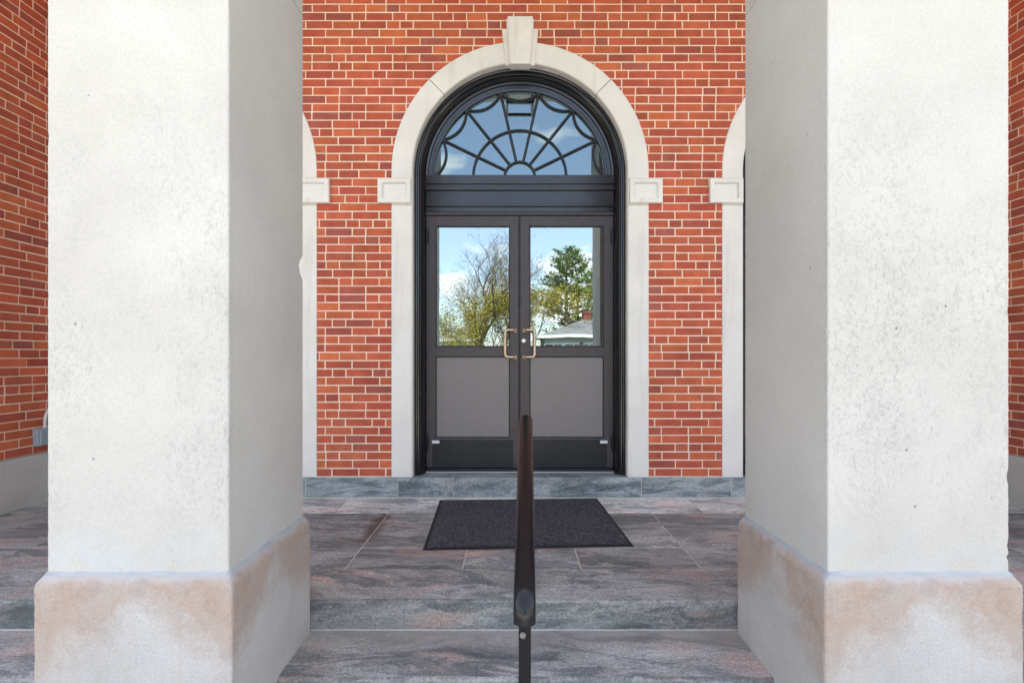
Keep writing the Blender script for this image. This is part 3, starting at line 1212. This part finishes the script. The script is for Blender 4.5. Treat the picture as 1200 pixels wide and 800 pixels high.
# ------------------------------------------------------------------ electrical box on the left wall
eb = thing('electrical_box', 'small grey outdoor electrical box with white conduit on the left brick wall', 'electrical box', (XL, 4.0, 0.522))
b = MB()
b.box(0.001, 0.045, -0.062, 0.062, -0.068, 0.068)
b.build('box', M['greybox'], eb, bevel=0.004)
b = MB()
b.box(0.045, 0.062, -0.055, 0.055, -0.062, 0.062)
b.build('cover', M['greybox'], eb, bevel=0.006)
b = MB()
b.tube([(0.022, 0.02, 0.066), (0.022, 0.02, 0.12), (0.022, 0.024, 0.155), (0.022, 0.036, 0.185), (0.022, 0.056, 0.208), (0.022, 0.085, 0.22), (0.022, 0.14, 0.224)], 0.0115, 10)
b.tube([(0.022, 0.02, 0.066), (0.022, 0.02, 0.082)], 0.016, 10)
b.build('conduit', M['conduit'], eb, smooth=True)

# ------------------------------------------------------------------ lantern hanging in the porch (seen in the fanlight)
ln = thing('lantern', 'dark metal lantern hanging in the porch, reflected in the fanlight', 'lantern', (0.085, 3.20, 3.79))
b = MB()
h_ = 0.135
for sx in (-1, 1):
    for sy in (-1, 1):
        b.box(sx * h_ - 0.011, sx * h_ + 0.011, sy * h_ - 0.011, sy * h_ + 0.011, 0.028, 0.42)
for z0, z1, e in ((0, 0.03, 0.012), (0.42, 0.45, 0.012)):
    for sg in (-1, 1):
        b.box(-h_ - e, h_ + e, sg * h_ - e, sg * h_ + e, z0, z1)
        b.box(sg * h_ - e, sg * h_ + e, -h_ + e + .001, h_ - e - .001, z0, z1)
b.build('lantern_frame', M['black'], ln)
b = MB()
b.add([(-.16, -.16, .45), (.16, -.16, .45), (.16, .16, .45), (-.16, .16, .45), (-.03, -.03, .58), (.03, -.03, .58), (.03, .03, .58), (-.03, .03, .58)],
      [(0, 1, 5, 4), (1, 2, 6, 5), (2, 3, 7, 6), (3, 0, 4, 7), (4, 5, 6, 7), (3, 2, 1, 0)])
b.build('lantern_cap', M['black'], ln)
b = MB()
b.tube([(0, 0, 0.57), (0, 0, CEIL - 3.79 - 0.02)], 0.012, 8)
b.tube([(0, 0, CEIL - 3.79 - 0.03), (0, 0, CEIL - 3.79 - 0.001)], 0.06, 16)
b.build('lantern_stem', M['black'], ln)


# ------------------------------------------------------------------ what the glass reflects: houses and trees across the road
def vx(p_, D):                   # x of a reflected pixel column at virtual distance D
    return (p_ - (600 + (5 if p_ > 607 else -5))) * D / F      # the two panes hang a hair out of true


def vy(D):
    return 2 * DY - D


GZ = -0.58


def branch(mb_, p, d, ln_, rad, depth, r, tips, spread=0.6, up=0.25):
    n = 4
    pts, rads = [p.copy()], [rad]
    for i in range(n):
        d = (d + Vector((r.gauss(0, .12), r.gauss(0, .12), r.gauss(0, .08) + up * 0.12))).normalized()
        p = p + d * ln_ / n
        pts.append(p.copy())
        rads.append(rad * (1 - 0.5 * (i + 1) / n))
    mb_.tube(pts, rads, 5 if depth > 1 else 3, False)
    if depth == 0:
        tips.append((p, d))
        return
    k = r.choice((3, 4)) if depth > 1 else r.choice((3, 4, 5))
    for i in range(k):
        ax = Vector((r.gauss(0, 1), r.gauss(0, 1), r.gauss(0, .6))).normalized()
        nd = (d + ax * spread).normalized()
        if nd.z < -0.1:
            nd.z *= -0.3
        at = pts[r.choice((2, 3, 4))] if i else pts[-1]
        branch(mb_, at.copy(), nd, ln_ * r.uniform(0.55, 0.8), rad * r.uniform(0.42, 0.55), depth - 1, r, tips, spread, up)


def leaves(mb_, tips, n, size, sp, r):
    for p, d in tips:
        for _ in range(n):
            q = p - d * r.uniform(0, sp * 2) + Vector((r.gauss(0, sp), r.gauss(0, sp), r.gauss(0, sp)))
            a = Vector((r.gauss(0, 1), r.gauss(0, 1), r.gauss(0, 1))).normalized()
            b_ = a.orthogonal().normalized()
            s_ = size * r.uniform(0.6, 1.3)
            mb_.col = (r.random(), 0, 0, 1)
            mb_.add([q - a * s_, q + b_ * s_ * 0.5, q + a * s_, q - b_ * s_ * 0.5], [(0, 1, 2, 3)])


def broadleaf(name, label, p_, D, height, seed, depth, nleaf, lsize, lmat, spread, rad=0.16, stems=1, group=None):
    t = thing(name, label, 'tree', (vx(p_, D), vy(D), GZ), group)
    r_ = random.Random(seed)
    tr = MB()
    tips = []
    for s_ in range(stems):
        d = Vector((r_.gauss(0, .10 + .22 * (stems > 1)), r_.gauss(0, .12), 1)).normalized()
        branch(tr, Vector((r_.gauss(0, .2) * (stems > 1), 0, 0)), d, height * 0.42, rad, depth, r_, tips, spread)
    tr.build('trunk', M['bark'], t, normals=False)
    lv = MB()
    leaves(lv, tips, nleaf, lsize, 0.22, r_)
    lv.build('crown', lmat, t, normals=False)
    return t


broadleaf('bare_tree', 'tall nearly bare spreading tree reflected in the left door glass', 553, 38, 9.6, 3, 6, 1, 0.05, M['twig_leaf'], 0.62, 0.26, 2)
broadleaf('bare_tree', 'slender bare tree reflected beside the meeting stiles of the doors', 596, 44, 10.0, 14, 4, 1, 0.04, M['twig_leaf'], 0.5, 0.13)
broadleaf('bare_tree', 'thin bare sapling reflected at the far left of the left door glass', 516, 40, 4.5, 15, 4, 1, 0.04, M['twig_leaf'], 0.5, 0.07)
broadleaf('budding_tree', 'yellow green budding tree reflected in the left door glass', 586, 36, 6.4, 5, 5, 5, 0.07, M['bud'], 0.62, 0.09, 4)
broadleaf('budding_tree', 'yellow green budding tree reflected left of the pine in the right door glass', 626, 36, 6.4, 6, 5, 5, 0.07, M['bud'], 0.5, 0.09, 3)


def pine(p_, D, height, seed, label):
    t = thing('pine_tree', label, 'tree', (vx(p_, D), vy(D), GZ), 'pines across the road')
    r_ = random.Random(seed)
    tr = MB()
    pts = [Vector((r_.gauss(0, .03) * i, r_.gauss(0, .03) * i, height * i / 8)) for i in range(9)]
    tr.tube(pts, [0.2 * (1 - i / 8.6) + 0.012 for i in range(9)], 8)
    nd = MB()
    z = height * 0.34
    while z < height * 0.99:
        f_ = (z / height - 0.34) / 0.66
        Lb = (2.8 * (1 - f_) ** 0.6 * (0.6 + 0.4 * min(1, f_ * 4)) + 0.3) * r_.uniform(0.65, 1.15)
        for k in range(r_.choice((3, 4, 5))):
            a = r_.uniform(0, 2 * pi)
            el = 0.15 + 0.55 * f_ + r_.gauss(0, .08)
            d = Vector((cos(a) * cos(el), sin(a) * cos(el), sin(el)))
            i_ = min(7, int(z / height * 8))
            c0 = pts[i_].lerp(pts[i_ + 1], z / height * 8 - i_)
            e = c0 + d * Lb
            tr.tube([c0, c0 + d * Lb * .5 + Vector((0, 0, -.03 * Lb)), e], [.04, .025, .01], 4, False)
            m_ = int(6 + Lb * 10)
            for j in range(m_):
                s_ = r_.uniform(0.3, 1.02)
                q = c0 + d * Lb * s_ + Vector((r_.gauss(0, .16), r_.gauss(0, .16), r_.gauss(0, .06)))
                tone = min(1, max(0, r_.gauss(.45, .28)))
                for _ in range(7):
                    dd = (d * 0.6 + Vector((r_.gauss(0, .6), r_.gauss(0, .6), abs(r_.gauss(.3, .5))))).normalized()
                    wv = dd.orthogonal().normalized() * 0.022
                    ln_ = r_.uniform(.16, .3)
                    nd.col = (tone, 0, 0, 1)
                    nd.add([q - wv, q + wv, q + dd * ln_], [(0, 1, 2)])
        z += r_.uniform(0.22, 0.46)
    tr.build('trunk', M['bark'], t, normals=False)
    nd.build('crown', M['needle'], t, normals=False)


pine(664, 40, 10.2, 41, 'full green pine reflected in the middle of the right door glass')
pine(677, 42, 10.6, 42, 'taller pine just right of the full green pine in the right door glass')
pine(704, 44, 9.4, 43, 'pine cut off by the pillar at the right edge of the right door glass')


def house(label, x0, x1, y_front, depth, eave, ridge, inset, wallmat, wins, chim=None):
    cx = (x0 + x1) / 2
    t = thing('house', label, 'house', (cx, y_front, GZ))
    a, b_ = x0 - cx, x1 - cx
    H = eave - GZ
    m_ = MB()
    m_.box(a, b_, -depth, 0, -0.3, H)
    m_.build('wall', wallmat, t)
    m_ = MB()
    e = 0.45
    R = ridge - GZ
    vv = [(a - e, e, H), (b_ + e, e, H), (b_ + e, -depth - e, H), (a - e, -depth - e, H), (a + inset, -depth / 2, R), (b_ - inset, -depth / 2, R)]
    m_.add(vv, [(0, 1, 5, 4), (2, 3, 4, 5), (1, 2, 5), (3, 0, 4), (0, 3, 2, 1)])
    rf = m_.build('roof', M['shingle'], t)
    m_ = MB()
    m_.box(a - e - .03, b_ + e + .03, e - 0.02, e + 0.05, H - 0.16, H + 0.03)
    m_.box(a - e - .05, a - e + .02, -depth - e, e - .03, H - 0.16, H + 0.03)
    m_.build('gutter', M['trim'], t)
    if chim:
        m_ = MB()
        m_.box(chim - cx - .28, chim - cx + .28, -depth / 2 - .35, -depth / 2 + .35, R - 0.6, R + 0.42)
        m_.box(chim - cx - .34, chim - cx + .34, -depth / 2 - .42, -depth / 2 + .42, R + 0.43, R + 0.52)
        m_.build('chimney', M['redbrick'], rf)
    for wx in wins:
        m_ = MB()
        m_.box(wx - cx - .6, wx - cx + .6, 0.002, .06, H - 2.0, H - 0.5)
        wf = m_.build('window', M['trim'], t)
        m_ = MB()
        for s_ in (-1, 1):
            m_.box(wx - cx + s_ * .27 - .24, wx - cx + s_ * .27 + .24, .061, .066, H - 1.92, H - .58)
        m_.build('pane', M['winglass'], wf)


D = 33
house('low grey house with hipped roof and red chimney reflected in the right door glass',
      vx(640, D), vx(640, D) + 9.0, vy(D), 7.0, EYE + 26 / F * D, EYE + 46 / F * (D + 3.5), 3.1, M['siding'],
      [vx(650, D), vx(672, D), vx(690, D), vx(720, D)], vx(688, D + 3.5))
D = 50
house('pale house with grey roof reflected low in the left door glass',
      vx(490, D), vx(562, D), vy(D), 7.0, EYE + 21 / F * D, EYE + 35 / F * (D + 3.5), 2.6, M['siding_pale'],
      [vx(500, D), vx(522, D), vx(534, D), vx(552, D)])


def shrub(p_, D_, w_, h__, seed, label):
    t = thing('shrub', label, 'shrub', (vx(p_, D_), vy(D_), GZ), 'shrubs across the road')
    r_ = random.Random(seed)
    m_, st = MB(), MB()
    for i in range(9):
        a = r_.uniform(0, 2 * pi)
        e = Vector((cos(a) * w_ * .4, sin(a) * w_ * .3, h__ * r_.uniform(.6, .9)))
        st.tube([(0, 0, 0), e * 0.5 + Vector((0, 0, .1)), e], [.03, .02, .008], 4, False)
    for _ in range(1500):
        a, ph = r_.uniform(0, 2 * pi), math.acos(r_.uniform(-.2, 1))
        k_ = r_.uniform(.55, 1.05) * (1 + 0.2 * sin(a * 3 + seed))
        q = Vector((cos(a) * sin(ph) * w_ / 2 * k_, sin(a) * sin(ph) * w_ / 2 * k_, h__ * .5 + cos(ph) * h__ * .5 * k_))
        u_ = Vector((r_.gauss(0, 1), r_.gauss(0, 1), r_.gauss(0, 1))).normalized()
        v_ = u_.orthogonal().normalized()
        s_ = r_.uniform(.05, .1)
        m_.col = (r_.random(), 0, 0, 1)
        m_.add([q - u_ * s_, q + v_ * s_ * .6, q + u_ * s_, q - v_ * s_ * .6], [(0, 1, 2, 3)])
    st.build('stem', M['bark'], t, normals=False)
    m_.build('foliage', M['bud'], t, normals=False)


shrub(545, 36, 4.0, 2.6, 71, 'olive shrub reflected low in the middle of the left door glass')
shrub(618, 34, 3.4, 2.7, 72, 'olive shrub reflected behind the lock of the right door')
